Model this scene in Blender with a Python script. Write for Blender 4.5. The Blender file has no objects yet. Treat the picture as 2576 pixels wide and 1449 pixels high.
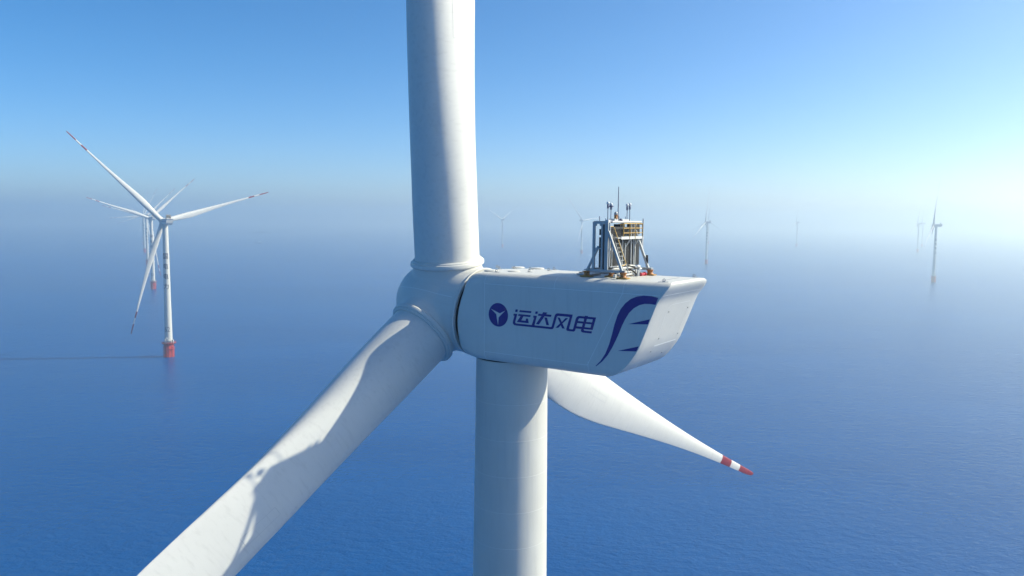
import bpy, bmesh, math, random
from mathutils import Vector, Matrix
R = math.radians
pi = math.pi
rnd = random.Random(7)
sc = bpy.context.scene
col = sc.collection

# ------------------------------------------------------------------ camera
CAMZ = 116.95
cd = bpy.data.cameras.new('camera')
cam = bpy.data.objects.new('camera', cd); col.objects.link(cam)
cd.sensor_width = 36.0
cd.lens = 36.0 * 1932.6 / 2576.0
cd.clip_start = 0.5; cd.clip_end = 60000
cam.matrix_world = Matrix.Translation((0, 0, CAMZ)) @ Matrix.Rotation(pi/2 - 0.09052, 4, 'X') @ Matrix.Rotation(0.01012, 4, 'Z')
sc.camera = cam

# ------------------------------------------------------------------ sun and sky
SUN_AZ, SUN_EL = R(80.5), R(37)          # azimuth clockwise from +Y (straight ahead)
SUN_DIR = Vector((math.sin(SUN_AZ)*math.cos(SUN_EL), math.cos(SUN_AZ)*math.cos(SUN_EL), math.sin(SUN_EL)))
world = bpy.data.worlds.new('World'); sc.world = world; world.use_nodes = True
nt = world.node_tree; nt.nodes.clear()
wo = nt.nodes.new('ShaderNodeOutputWorld'); bg = nt.nodes.new('ShaderNodeBackground')
sky = nt.nodes.new('ShaderNodeTexSky'); sky.sky_type = 'NISHITA'; sky.sun_disc = False
sky.sun_elevation = SUN_EL; sky.sun_rotation = SUN_AZ
sky.altitude = 0; sky.air_density = 0.6; sky.dust_density = 1.05; sky.ozone_density = 4.5
bg.inputs['Strength'].default_value = 0.142
hs = nt.nodes.new('ShaderNodeHueSaturation'); hs.inputs['Saturation'].default_value = 1.28
nt.links.new(sky.outputs[0], hs.inputs['Color']); tint = nt.nodes.new('ShaderNodeVectorMath'); tint.operation = 'MULTIPLY'; tint.inputs[1].default_value = (1.10, 1.05, .94)
nt.links.new(hs.outputs[0], tint.inputs[0]); nt.links.new(tint.outputs[0], bg.inputs[0]); nt.links.new(bg.outputs[0], wo.inputs[0])
sd = bpy.data.lights.new('sun', 'SUN'); sd.energy = 5.0; sd.angle = R(0.5); sd.color = (1.0, 0.935, 0.71)
sun = bpy.data.objects.new('sun', sd); col.objects.link(sun)
sun.rotation_mode = 'QUATERNION'; sun.rotation_quaternion = (-SUN_DIR).to_track_quat('-Z', 'Y')
sun.location = SUN_DIR * 300
sc.view_settings.view_transform = 'Standard'; sc.view_settings.look = 'None'
sc.view_settings.exposure = 0.57; sc.view_settings.gamma = 1.0
sc.render.engine = 'CYCLES'
sc.cycles.use_denoising = True
sc.cycles.max_bounces = 6; sc.cycles.diffuse_bounces = 3; sc.cycles.glossy_bounces = 3; sc.cycles.volume_bounces = 3

# ------------------------------------------------------------------ materials
def new_mat(name):
    m = bpy.data.materials.new(name); m.use_nodes = True
    nt = m.node_tree; b = nt.nodes['Principled BSDF']
    return m, nt, b
def plain(name, c, rough=.5, metal=0.0, spec=.5, var=0.0, scale=3.0):
    m, nt, b = new_mat(name)
    b.inputs['Roughness'].default_value = rough; b.inputs['Metallic'].default_value = metal
    b.inputs['Specular IOR Level'].default_value = spec
    if var:
        tc = nt.nodes.new('ShaderNodeTexCoord'); n = nt.nodes.new('ShaderNodeTexNoise'); n.inputs['Scale'].default_value = scale; n.inputs['Detail'].default_value = 5
        r = nt.nodes.new('ShaderNodeMapRange'); r.inputs[1].default_value = .3; r.inputs[2].default_value = .7
        r.inputs[3].default_value = 1 - var; r.inputs[4].default_value = 1 + var*.4
        mx = nt.nodes.new('ShaderNodeVectorMath'); mx.operation = 'SCALE'; mx.inputs[0].default_value = c[:3]
        nt.links.new(tc.outputs['Object'], n.inputs['Vector']); nt.links.new(n.outputs[0], r.inputs[0]); nt.links.new(r.outputs[0], mx.inputs['Scale'])
        nt.links.new(mx.outputs[0], b.inputs['Base Color'])
    else:
        b.inputs['Base Color'].default_value = (*c[:3], 1)
    return m
def gelcoat(name, c, streak_axis=2, streak=.06, blotch=.05, rough=.38, sscale=1.0):
    # white weathered coating: faint blotches plus faint drawn-out streaks of dirt
    m, nt, b = new_mat(name)
    L = nt.links.new
    tc = nt.nodes.new('ShaderNodeTexCoord')
    n1 = nt.nodes.new('ShaderNodeTexNoise'); n1.inputs['Scale'].default_value = .45*sscale; n1.inputs['Detail'].default_value = 7; n1.inputs['Roughness'].default_value = .62
    mp = nt.nodes.new('ShaderNodeMapping'); s = [5.0*sscale]*3; s[streak_axis] = .35*sscale; mp.inputs['Scale'].default_value = s
    n2 = nt.nodes.new('ShaderNodeTexNoise'); n2.inputs['Scale'].default_value = 1.0; n2.inputs['Detail'].default_value = 6
    L(tc.outputs['Object'], n1.inputs['Vector']); L(tc.outputs['Object'], mp.inputs['Vector']); L(mp.outputs[0], n2.inputs['Vector'])
    r1 = nt.nodes.new('ShaderNodeMapRange'); r1.inputs[1].default_value = .35; r1.inputs[2].default_value = .7; r1.inputs[3].default_value = 1; r1.inputs[4].default_value = 1 - blotch
    r2 = nt.nodes.new('ShaderNodeMapRange'); r2.inputs[1].default_value = .52; r2.inputs[2].default_value = .78; r2.inputs[3].default_value = 1; r2.inputs[4].default_value = 1 - streak
    L(n1.outputs[0], r1.inputs[0]); L(n2.outputs[0], r2.inputs[0])
    mu = nt.nodes.new('ShaderNodeMath'); mu.operation = 'MULTIPLY'; L(r1.outputs[0], mu.inputs[0]); L(r2.outputs[0], mu.inputs[1])
    mx = nt.nodes.new('ShaderNodeVectorMath'); mx.operation = 'SCALE'; mx.inputs[0].default_value = c[:3]
    L(mu.outputs[0], mx.inputs['Scale']); L(mx.outputs[0], b.inputs['Base Color'])
    rr = nt.nodes.new('ShaderNodeMapRange'); rr.inputs[3].default_value = rough - .06; rr.inputs[4].default_value = rough + .14; L(n1.outputs[0], rr.inputs[0]); L(rr.outputs[0], b.inputs['Roughness'])
    b.inputs['Specular IOR Level'].default_value = .35
    return m
WHITE = (.585, .585, .56)
M_white = gelcoat('white_coating', WHITE)
M_blade = gelcoat('blade_coating', (.61, .61, .59), streak_axis=1, streak=.11, blotch=.04, rough=.42)
M_tower = gelcoat('tower_paint', (.55, .55, .52), streak_axis=2, streak=.07, blotch=.06, rough=.45)
M_seam = plain('seam_filler', (.78, .79, .78), .5)
M_weld = plain('weld_seam', (.59, .59, .565), .45)
M_dark = plain('dark_gap', (.012, .013, .016), .8, spec=.2)
M_blue = plain('deep_blue_film', (.008, .012, .19), .42, spec=.3, var=.08, scale=2)
M_navy = plain('navy_lettering', (.02, .03, .075), .55)
M_redband = plain('red_band_paint', (.23, .016, .022), .42, var=.12, scale=1.2)
M_redsteel = plain('red_marine_paint', (.52, .055, .04), .5, var=.25, scale=.6)
M_redrust = plain('red_marine_paint_dull', (.36, .04, .035), .6, var=.3, scale=.9)
M_galv = plain('galvanised_white', (.45, .465, .47), .42, var=.10, scale=4)
M_frame = plain('rack_grey_paint', (.38, .40, .41), .48, var=.10, scale=4)
M_pipe = plain('pipe_white', (.54, .55, .55), .35, var=.06, scale=6)
M_steel = plain('dull_steel', (.30, .31, .33), .4, metal=.6)
M_fin = plain('radiator_fins', (.085, .084, .085), .55, metal=.15, var=.12, scale=5)
M_findark = plain('radiator_header_dark', (.03, .032, .037), .55, var=.1, scale=5)
M_yellow = plain('yellow_rail_paint', (.50, .30, .06), .5, var=.2, scale=6)
M_orange = plain('orange_mount_paint', (.38, .15, .035), .55, var=.25, scale=6)
M_ochre = plain('ochre_pad', (.36, .21, .045), .6, var=.3, scale=6)
M_hose = plain('black_rubber', (.012, .012, .016), .6)
M_extred = plain('valve_red', (.38, .01, .03), .35)
M_sensor = plain('sensor_white', (.6, .62, .64), .3)
M_purple = plain('mast_steel', (.12, .13, .20), .45, metal=.3)
M_hullw = plain('ship_white', (.56, .57, .57), .5)
M_hulld = plain('ship_hull_dark', (.06, .08, .12), .6)

# ------------------------------------------------------------------ mesh builder
class MB:
    def __init__(s): s.v = []; s.f = []; s.m = []; s.sm = []
    def add(s, vs, fs, mi=0, smooth=False):
        o = len(s.v); s.v += [tuple(v) for v in vs]
        for f in fs: s.f.append(tuple(i+o for i in f)); s.m.append(mi); s.sm.append(smooth)
    def box(s, c, size, mi=0, rot=None, bev=0.0):
        hx, hy, hz = [q/2 for q in size]
        if bev <= 0:
            P = [Vector((x*hx, y*hy, z*hz)) for x in (-1, 1) for y in (-1, 1) for z in (-1, 1)]
            F = [(0,1,3,2),(4,6,7,5),(0,4,5,1),(2,3,7,6),(0,2,6,4),(1,5,7,3)]
        else:
            bm = bmesh.new(); bmesh.ops.create_cube(bm, size=1)
            for v in bm.verts: v.co = Vector((v.co.x*size[0], v.co.y*size[1], v.co.z*size[2]))
            bmesh.ops.bevel(bm, geom=bm.edges[:], offset=min(bev, min(size)*.45), segments=2, affect='EDGES', profile=.6)
            bm.verts.index_update(); P = [v.co.copy() for v in bm.verts]; F = [tuple(v.index for v in f.verts) for f in bm.faces]; bm.free()
        M = rot.to_3x3() if rot else Matrix.Identity(3)
        s.add([Vector(c) + M @ p for p in P], F, mi)
    def beam(s, a, b, w, h, mi=0, up=(0,0,1), bev=0.0):
        a, b = Vector(a), Vector(b); d = (b-a); L = d.length; x = d.normalized()
        u = Vector(up)
        if abs(u.dot(x)) > .98: u = Vector((1,0,0))
        y = u.cross(x).normalized(); z = x.cross(y)
        s.box((a+b)/2, (L, w, h), mi, Matrix((x, y, z)).transposed(), bev)
    def tube(s, pts, r, mi=0, n=8, cap=True):
        pts = [Vector(p) for p in pts]; rings = []
        rr = r if isinstance(r, (list, tuple)) else [r]*len(pts)
        prev = None
        for i, p in enumerate(pts):
            t = ((pts[min(i+1, len(pts)-1)] - pts[max(i-1, 0)])).normalized()
            if prev is None:
                u = Vector((0,0,1)) if abs(t.z) < .9 else Vector((1,0,0))
                y = u.cross(t).normalized()
            else:
                y = (prev - t*prev.dot(t)).normalized()
            prev = y; z = t.cross(y)
            rings.append([p + (y*math.cos(2*pi*k/n) + z*math.sin(2*pi*k/n))*rr[i] for k in range(n)])
        V = [q for rg in rings for q in rg]; F = []
        for i in range(len(pts)-1):
            for k in range(n): F.append((i*n+k, i*n+(k+1)%n, (i+1)*n+(k+1)%n, (i+1)*n+k))
        s.add(V, F, mi, True)
        if cap: s.add(rings[0][::-1], [tuple(range(n))], mi); s.add(rings[-1], [tuple(range(n))], mi)
    def lathe(s, prof, n=48, mi=0, M=None, smooth=True, cap=True, a0=0, a1=2*pi):
        # prof: (radius, height) list about z
        full = abs(a1-a0-2*pi) < 1e-6; cnt = n if full else n+1
        V = []
        for r, z in prof:
            for k in range(cnt):
                a = a0 + (a1-a0)*k/n; p = Vector((r*math.cos(a), r*math.sin(a), z)); V.append(M @ p if M else p)
        F = []
        for i in range(len(prof)-1):
            for k in range(n if full else cnt-1):
                k2 = (k+1) % cnt; F.append((i*cnt+k, i*cnt+k2, (i+1)*cnt+k2, (i+1)*cnt+k))
        s.add(V, F, mi, smooth)
        if cap and full:
            if prof[0][0] > 1e-6: s.add(V[:cnt][::-1], [tuple(range(cnt))], mi)
            if prof[-1][0] > 1e-6: s.add(V[-cnt:], [tuple(range(cnt))], mi)
    def mesh(s, name, mats, sharp=None, recalc=False):
        me = bpy.data.meshes.new(name); me.from_pydata(s.v, [], s.f)
        for m in (mats if isinstance(mats, (list, tuple)) else [mats]): me.materials.append(m)
        me.polygons.foreach_set('material_index', s.m); me.polygons.foreach_set('use_smooth', s.sm)
        if recalc or sharp:
            bm = bmesh.new(); bm.from_mesh(me)
            if recalc: bmesh.ops.recalc_face_normals(bm, faces=bm.faces[:])
            bm.to_mesh(me); bm.free()
        if sharp: me.set_sharp_from_angle(angle=sharp)
        me.update(); return me
def obj(name, me, parent=None, mat=None):
    o = bpy.data.objects.new(name, me); col.objects.link(o)
    if parent: o.parent = parent
    if mat is not None: o.matrix_local = mat
    return o
def tag(o, label=None, cat=None, group=None, kind=None):
    for k, v in (('label', label), ('category', cat), ('group', group), ('kind', kind)):
        if v: o[k] = v
    return o
def eval_mesh(me, mods):
    t = bpy.data.objects.new('temporary', me); col.objects.link(t)
    for ty, kw in mods:
        m = t.modifiers.new(ty, ty)
        for k, v in kw.items(): setattr(m, k, v)
    dg = bpy.context.evaluated_depsgraph_get(); dg.update()
    out = bpy.data.meshes.new_from_object(t.evaluated_get(dg)); bpy.data.objects.remove(t)
    return out
def arc(cx, cy, r, a0, a1, n): return [(cx + r*math.cos(a0+(a1-a0)*i/n), cy + r*math.sin(a0+(a1-a0)*i/n)) for i in range(n+1)]

# ------------------------------------------------------------------ setting: sea and haze
SEA = 16000.0
m, nt, b = new_mat('sea_water'); L = nt.links.new
tc = nt.nodes.new('ShaderNodeTexCoord')
def noise(scale, stretch, detail, rough=.55, rot=R(12)):
    mp = nt.nodes.new('ShaderNodeMapping'); mp.inputs['Rotation'].default_value = (0, 0, rot); mp.inputs['Scale'].default_value = (scale*stretch, scale, scale)
    n = nt.nodes.new('ShaderNodeTexNoise'); n.inputs['Scale'].default_value = 1; n.inputs['Detail'].default_value = detail; n.inputs['Roughness'].default_value = rough
    L(tc.outputs['Object'], mp.inputs['Vector']); L(mp.outputs[0], n.inputs['Vector']); return n
w1 = noise(.30, .62, 3, .6, R(12)); w2 = noise(.85, .68, 3, .6, R(2)); w3 = noise(.045, .6, 2, .5, R(20)); w4 = noise(.006, .35, 4, .6, R(6))
def bump(h, strength, dist, prev=None):
    bp = nt.nodes.new('ShaderNodeBump'); bp.inputs['Strength'].default_value = strength; bp.inputs['Distance'].default_value = dist
    L(h.outputs[0], bp.inputs['Height'])
    if prev: L(prev.outputs[0], bp.inputs['Normal'])
    return bp
b3 = bump(w3, .6, 1.0); b1 = bump(w1, .9, .8, b3); b2 = bump(w2, .9, .34, b1)
L(b2.outputs[0], b.inputs['Normal'])
cr = nt.nodes.new('ShaderNodeMix'); cr.data_type = 'RGBA'
cr.inputs[6].default_value = (.001, .056, .205, 1); cr.inputs[7].default_value = (.002, .070, .245, 1)
mr = nt.nodes.new('ShaderNodeMapRange'); mr.inputs[1].default_value = .35; mr.inputs[2].default_value = .65; L(w4.outputs[0], mr.inputs[0]); L(mr.outputs[0], cr.inputs[0])
w5 = noise(.0021, .6, 3, .6, R(30))
silt = nt.nodes.new('ShaderNodeMix'); silt.data_type = 'RGBA'; silt.inputs[7].default_value = (.012, .064, .20, 1)
mr2 = nt.nodes.new('ShaderNodeMapRange'); mr2.inputs[1].default_value = .52; mr2.inputs[2].default_value = .72; mr2.inputs[4].default_value = .85
L(w5.outputs[0], mr2.inputs[0]); L(mr2.outputs[0], silt.inputs[0]); L(cr.outputs[2], silt.inputs[6]); L(silt.outputs[2], b.inputs['Base Color'])
b.inputs['Roughness'].default_value = .24; b.inputs['IOR'].default_value = 1.333; b.inputs['Specular IOR Level'].default_value = .18
M_sea = m
bm = bmesh.new(); bmesh.ops.create_grid(bm, x_segments=8, y_segments=8, size=SEA)
me = bpy.data.meshes.new('sea'); bm.to_mesh(me); bm.free(); me.materials.append(M_sea)
tag(obj('sea', me), kind='structure')

HAZE_TOP = 214.0
m = bpy.data.materials.new('haze_air'); m.use_nodes = True; nt = m.node_tree; nt.nodes.clear()
ho = nt.nodes.new('ShaderNodeOutputMaterial'); hv = nt.nodes.new('ShaderNodeVolumePrincipled')
hv.inputs['Color'].default_value = (.91, 1.0, .98, 1); hv.inputs['Density'].default_value = 3.9e-4; hv.inputs['Anisotropy'].default_value = .64
nt.links.new(hv.outputs[0], ho.inputs['Volume'])
hb = MB(); hb.box((0, 0, (HAZE_TOP-1)/2), (2*SEA+40, 2*SEA+40, HAZE_TOP+1))
tag(obj('haze', hb.mesh('haze', m)), kind='stuff')

# ------------------------------------------------------------------ turbine dimensions
ZC = 111.27            # nacelle mid height above the water
TILT, CONE = R(6.4), R(4.6)
HUBX, HUBZ = 4.85, .19  # rotor centre ahead of the tower axis / above nacelle mid height
RTIP = 97.0
TZ0, TZ1, TR0, TR1 = 11.6, ZC - 2.63, 3.02, 2.15
def tower_r(z): return TR0 + (TR1-TR0)*(z-TZ0)/(TZ1-TZ0)

# ------------------------------------------------------------------ tower
def tower_mesh():
    b = MB(); n = 96
    prof = [(tower_r(z), z) for z in [TZ0 + (TZ1-TZ0)*i/40 for i in range(41)]]
    b.lathe(prof, n, 0)
    z = TZ1 - 2.5; k = 0
    while z > TZ0 + 1:                       # weld seams round the cans
        r = tower_r(z) + .004
        b.lathe([(r-.01, z-.018), (r, z-.014), (r, z+.014), (r-.01, z+.018)], n, 1, cap=False)
        a = R(-62) if k % 2 else R(140)
        for aa in (a, a + R(173)):
            for q in range(6):
                za, zb = z - 2.15*q/6, z - 2.15*(q+1)/6
                ra, rb = tower_r(za)+.004, tower_r(zb)+.004
                da = .013/ra
                b.add([(ra*math.cos(aa-da), ra*math.sin(aa-da), za), (rb*math.cos(aa-da), rb*math.sin(aa-da), zb), (rb*math.cos(aa+da), rb*math.sin(aa+da), zb), (ra*math.cos(aa+da), ra*math.sin(aa+da), za)], [(0,1,2,3)], 1)
        z -= 2.15; k += 1
    return b.mesh('tower', [M_tower, M_weld])
ME_tower = tower_mesh()
def yaw_mesh():
    b = MB(); b.lathe([(2.05, TZ1-.05), (2.05, ZC-2.3)], 64, 0)
    return b.mesh('yaw_ring', M_dark)
ME_yaw = yaw_mesh()

def text_mesh(txt, size):
    c = bpy.data.curves.new('text', 'FONT'); c.body = txt; c.size = size; c.align_x = 'CENTER'; c.align_y = 'CENTER'; c.offset = .0 if txt.isdigit() else .018
    t = bpy.data.objects.new('temporary', c); col.objects.link(t)
    dg = bpy.context.evaluated_depsgraph_get(); dg.update()
    me = bpy.data.meshes.new_from_object(t.evaluated_get(dg)); bpy.data.objects.remove(t)
    return me
def wrapped_text(txt, height, zc, az, bold=.0, name='lettering', width=None):
    """flat glyphs bent round the tower; az = compass azimuth the glyphs face"""
    me = text_mesh(txt, 1.0); bm = bmesh.new(); bm.from_mesh(me)
    xs = [v.co.x for v in bm.verts]; ys = [v.co.y for v in bm.verts]
    if not xs: return me
    s = height/(max(ys)-min(ys)); sx = s if width is None else width/(max(xs)-min(xs))
    cx, cy = (max(xs)+min(xs))/2, (max(ys)+min(ys))/2
    for v in bm.verts: v.co = Vector(((v.co.x-cx)*sx, (v.co.y-cy)*s, 0))
    x0 = min(v.co.x for v in bm.verts); x1 = -x0
    k = int((x1-x0)/.3)
    for i in range(1, k):
        bmesh.ops.bisect_plane(bm, geom=bm.verts[:]+bm.edges[:]+bm.faces[:], plane_co=(x0+(x1-x0)*i/k, 0, 0), plane_no=(1, 0, 0))
    for v in bm.verts:
        z = zc + v.co.y; r = tower_r(z) + .012
        a = az - v.co.x/r                      # reading left to right as seen from outside
        v.co = Vector((r*math.sin(a), r*math.cos(a), z))
    bmesh.ops.recalc_face_normals(bm, faces=bm.faces[:])
    me.clear_geometry(); bm.to_mesh(me); bm.free()
    me.materials.clear(); me.materials.append(M_navy); me.name = name
    return me
AZ_TXT = R(171.5)
ME_chars = [wrapped_text(t, 4.6, z, AZ_TXT, name='tower_lettering') for t, z in zip('国电电力', (83.3, 75.1, 66.8, 58.6))]

# ------------------------------------------------------------------ red foundation with platform
def tp_mesh():
    b = MB()
    b.lathe([(3.65, -1.0), (3.65, 11.2), (3.2, 11.7), (3.0, 11.75)], 64, 0)
    for z in (1.2, 5.6): b.lathe([(3.65, z-.12), (3.78, z-.1), (3.78, z+.1), (3.65, z+.12)], 64, 1, cap=False)
    return b.mesh('foundation', [M_redsteel, M_redrust], sharp=R(40))
def platform_mesh():
    b = MB()
    b.lathe([(3.4, 11.45), (5.7, 11.45), (5.7, 11.75), (3.05, 11.75)], 48, 0, smooth=False)
    n = 18
    for k in range(n):
        a = 2*pi*k/n; x, y = 5.6*math.cos(a), 5.6*math.sin(a)
        b.tube([(x, y, 11.7), (x, y, 12.9)], .06, 0, 6)
        b.beam((3.6*math.cos(a), 3.6*math.sin(a), 9.6), (5.5*math.cos(a), 5.5*math.sin(a), 11.4), .16, .2, 0)
    for z in (12.3, 12.9): b.tube([(5.6*math.cos(2*pi*k/36), 5.6*math.sin(2*pi*k/36), z) for k in range(37)], .055, 0, 6, cap=False)
    return b.mesh('work_platform', [M_redrust], sharp=R(40))
def landing_mesh():
    b = MB()
    for az in (R(165), R(105), R(215)):
        for s in (-1, 1):
            a = az + s*.2
            b.tube([(4.5*math.sin(a), 4.5*math.cos(a), -1), (4.5*math.sin(a), 4.5*math.cos(a), 8.2), (3.9*math.sin(a), 3.9*math.cos(a), 9.4)], .24, 0, 8)
            for z in (1.5, 4.5, 7.6): b.beam((3.5*math.sin(a), 3.5*math.cos(a), z), (4.5*math.sin(a), 4.5*math.cos(a), z), .2, .2, 0)
        for q in range(20):
            z = q*.5; b.tube([(4.2*math.sin(az-.08), 4.2*math.cos(az-.08), z), (4.2*math.sin(az+.08), 4.2*math.cos(az+.08), z)], .035, 0, 5)
    b.lathe([(3.6, 6.9), (5.0, 6.9), (5.0, 7.1), (3.6, 7.1)], 20, 0, smooth=False, cap=False, a0=R(-65), a1=R(10))
    for k in range(6):
        a = R(-65+15*k); b.tube([(4.95*math.cos(a), 4.95*math.sin(a), 7), (4.95*math.cos(a), 4.95*math.sin(a), 8.1)], .05, 0, 5)
    return b.mesh('boat_landing', [M_redsteel])
def crane_mesh():
    b = MB()
    for az, r0, h in ((R(196), 4.6, 3.4), (R(183), 4.9, 5.6), (R(175), 4.6, 3.6)):
        x, y = r0*math.sin(az), r0*math.cos(az); c = Vector((math.sin(az-R(60)), math.cos(az-R(60)), 0))
        P = [Vector((x, y, 11.7)), Vector((x, y, 11.7+h*.75))] + [Vector((x, y, 11.7+h*.75)) + c*(.9*(1-math.cos(t))) + Vector((0, 0, .9*math.sin(t))) for t in (pi*.25, pi*.5, pi*.75, pi)]
        b.tube(P, .26, 0, 8)
    return b.mesh('davit', [M_galv])
def cabinet_mesh():
    b = MB(); az = R(112); c = Vector((4.6*math.sin(az), 4.6*math.cos(az), 13.1)); b.box(c, (1.0, 1.3, 2.7), 0, Matrix.Rotation(-az, 3, 'Z'), .06)
    az = R(160); b.box((4.4*math.sin(az), 4.4*math.cos(az), 13.2), (2.6, 1.0, 1.1), 1, Matrix.Rotation(-az, 3, 'Z') @ Matrix.Rotation(R(-14), 3, 'Y'), .05)
    return b.mesh('cabinet', [M_galv, M_steel])
ME_tp, ME_plat, ME_land, ME_crane, ME_cab = tp_mesh(), platform_mesh(), landing_mesh(), crane_mesh(), cabinet_mesh()

# ------------------------------------------------------------------ nacelle (local x = towards the tail, y = towards the far side, z up from mid height)
W2, ZT, ZB, RT_, RB_ = 2.69, 2.58, -2.55, .62, .62
TAIL = [(-2.56, 7.45), (-2.5, 7.75), (-2.43, 7.96), (-2.3, 8.27), (-2.06, 8.63), (-1.75, 8.93), (-1.42, 9.18), (-1.1, 9.40), (-.79, 9.58), (0.0, 9.89), (.8, 10.205), (1.3, 10.40), (1.55, 10.505), (1.72, 10.60), (1.9, 10.73), (2.08, 10.87), (2.25, 10.99), (2.4, 11.07), (2.5, 11.08), (2.58, 11.0)]
def tail(z):
    if z <= TAIL[0][0]: return TAIL[0][1]
    for (a, b), (c, d) in zip(TAIL, TAIL[1:]):
        if z <= c: return b + (d-b)*(z-a)/(c-a)
    return TAIL[-1][1]
def rect_ring():
    """points from bottom centre up the far side (+y), over the roof and back down the near side; y, z"""
    half = [(y, ZB) for y in (0, .7, 1.4)] + arc(W2-RB_, ZB+RB_, RB_, -pi/2, 0, 8)
    zz = [-1.75, -1.42, -1.1, -.79, -.4, 0, .4, .8, 1.1, 1.3, 1.42, 1.55, 1.63, 1.72, 1.8, 1.88]
    half += [(W2, z) for z in zz]
    half += arc(W2-RT_, ZT-RT_, RT_, 0, pi/2, 9)[0 if zz[-1] < ZT-RT_-.01 else 1:] + [(1.6, ZT+.012), (.9, ZT+.022), (0, ZT+.026)]
    return half + [(-y, z) for y, z in reversed(half[1:-1])], len(half)
RING, NH = rect_ring()
X_SEAM, X_FRONT, R_FRONT, ZF = -.09, -2.10, 2.6, -.08
def nac_point(i, t):
    """t<0: front bulge (-1 at the hub gap), 0..1: body"""
    y, z = RING[i]
    if t >= 0: return Vector((X_SEAM + (tail(z)-X_SEAM)*t, y, z))
    q = -t; a = math.atan2(z-ZF, y); cy, cz = R_FRONT*math.cos(a), ZF + R_FRONT*math.sin(a)
    k = 1 - math.sqrt(max(0, 1-q**2.2))*1.0
    xf = X_FRONT + cz*math.tan(TILT)*1.0
    return Vector((X_SEAM + (xf-X_SEAM)*q, y + (cy-y)*k, z + (cz-z)*k))
def nacelle_mesh(detail=True):
    b = MB(); N = len(RING)
    ts = [-1, -.985, -.96, -.92, -.86, -.78, -.68, -.56, -.42, -.28, -.14, 0, .06, .12, .2, .3, .4, .5, .6, .7, .8, .88, .94, .975, 1]
    V = [nac_point(i, t) for t in ts for i in range(N)]; F = []
    for j in range(len(ts)-1):
        for i in range(N): F.append((j*N+i, j*N+(i+1)%N, (j+1)*N+(i+1)%N, (j+1)*N+i))
    # tail: rows at equal height joined across; mirrored index of i is N-i
    base = (len(ts)-1)*N; nc = 8; rows = []
    for i in range(NH):
        l, r = base + i, base + ((N-i) % N)
        if i in (0, NH-1): rows.append([l]); continue
        row = [l]
        pl, pr = V[l], V[r]
        for c in range(1, nc):
            V.append(pl.lerp(pr, c/nc)); row.append(len(V)-1)
        row.append(r); rows.append(row)
    for i in range(NH-1):
        A, B = rows[i], rows[i+1]
        if len(A) == 1:
            for c in range(nc): F.append((A[0], B[c], B[c+1]))
        elif len(B) == 1:
            for c in range(nc): F.append((A[c], B[0], A[c+1]))
        else:
            for c in range(nc): F.append((A[c], B[c], B[c+1], A[c+1]))
    b.add(V, F, 0, True)
    # front disc
    me = b.mesh('nacelle', [M_white, M_seam, M_dark], recalc=True)
    bm = bmesh.new(); bm.from_mesh(me); bm.verts.ensure_lookup_table()
    rim = [bm.edges.get((bm.verts[base+i], bm.verts[base+(i+1) % N])) for i in range(4, N-4) if not (NH-4 <= i <= N-NH+2)]
    rim = [e for e in rim if e]
    if detail: bmesh.ops.bevel(bm, geom=rim, offset=.07, segments=3, affect='EDGES', profile=.5, clamp_overlap=True)
    for f in bm.faces: f.smooth = True
    bm.to_mesh(me); bm.free()
    b2 = MB(); b2.v = [tuple(v.co) for v in me.vertices]; b2.f = [tuple(p.vertices) for p in me.polygons]; b2.m = [0]*len(b2.f); b2.sm = [True]*len(b2.f)
    Mf = Matrix.Translation((X_FRONT-.02, 0, ZF)) @ Matrix.Rotation(TILT, 4, 'Y') @ Matrix.Rotation(-pi/2, 4, 'Y')
    b2.lathe([(2.5, -.3), (2.5, .22), (0, .22)], 64, 2, M=Mf)
    if detail:
        o = .004; ys = W2 + o
        def strip(p, q, w=.010, nrm=(0, -1, 0)):
            p, q = Vector(p), Vector(q); d = (q-p).normalized(); s = Vector(nrm).cross(d)*w
            b2.add([p-s, q-s, q+s, p+s], [(0, 1, 2, 3)], 1)
        def ringstrip(x, i0, i1, w=.010):
            for i in range(i0, i1):
                P = []
                for (y, z), dx in ((RING[i % N], -w), (RING[(i+1) % N], -w), (RING[(i+1) % N], w), (RING[i % N], w)):
                    n = Vector((0, y if abs(y) > W2-RT_ else 0, z if abs(z) > 1.9 else 0))
                    if abs(y) > W2-RT_ and z > ZT-RT_: n = Vector((0, abs(y)-(W2-RT_), z-(ZT-RT_))); n.y *= math.copysign(1, y)
                    if abs(y) > W2-RB_ and z < ZB+RB_: n = Vector((0, abs(y)-(W2-RB_), z-(ZB+RB_))); n.y *= math.copysign(1, y)
                    n.normalize(); P.append(Vector((x+dx, y, z)) + n*o)
                b2.add(P, [(0, 1, 2, 3)], 1)
        for sgn in (-1, 1):
            nn = (0, sgn, 0); y = sgn*ys
            strip((X_SEAM, y, 1.95), (tail(1.95)-.1, y, 1.95), nrm=nn)
            strip((X_SEAM, y, -1.955), (6.66, y, -1.96), nrm=nn)
            strip((8.59, y, 1.93), (6.66, y, -1.96), nrm=nn)
            strip((-.12, y, 0), (-1.2, y-sgn*.12, .0), nrm=nn)
        ringstrip(X_SEAM, 3, N-3)
        lo = N - NH + 1
        top0 = [i for i in range(NH, N) if RING[i][1] > 1.9]
        ringstrip(4.55, top0[0]-4, top0[-1]+1); ringstrip(8.62, top0[0]-4, top0[-1]+1)
        bot0 = [i for i in range(NH, N) if RING[i][1] < -1.9]
        ringstrip(6.7, bot0[0]-1, bot0[-1]+1)
        # tail: seams of the brim and hatch
        def tpt(y, z, off=.006):
            dz = .05; tx = Vector((tail(z+dz)-tail(z-dz), 0, 2*dz)).normalized(); n = Vector((tx.z, 0, -tx.x))
            return Vector((tail(z), y, z)) + n*off
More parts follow.
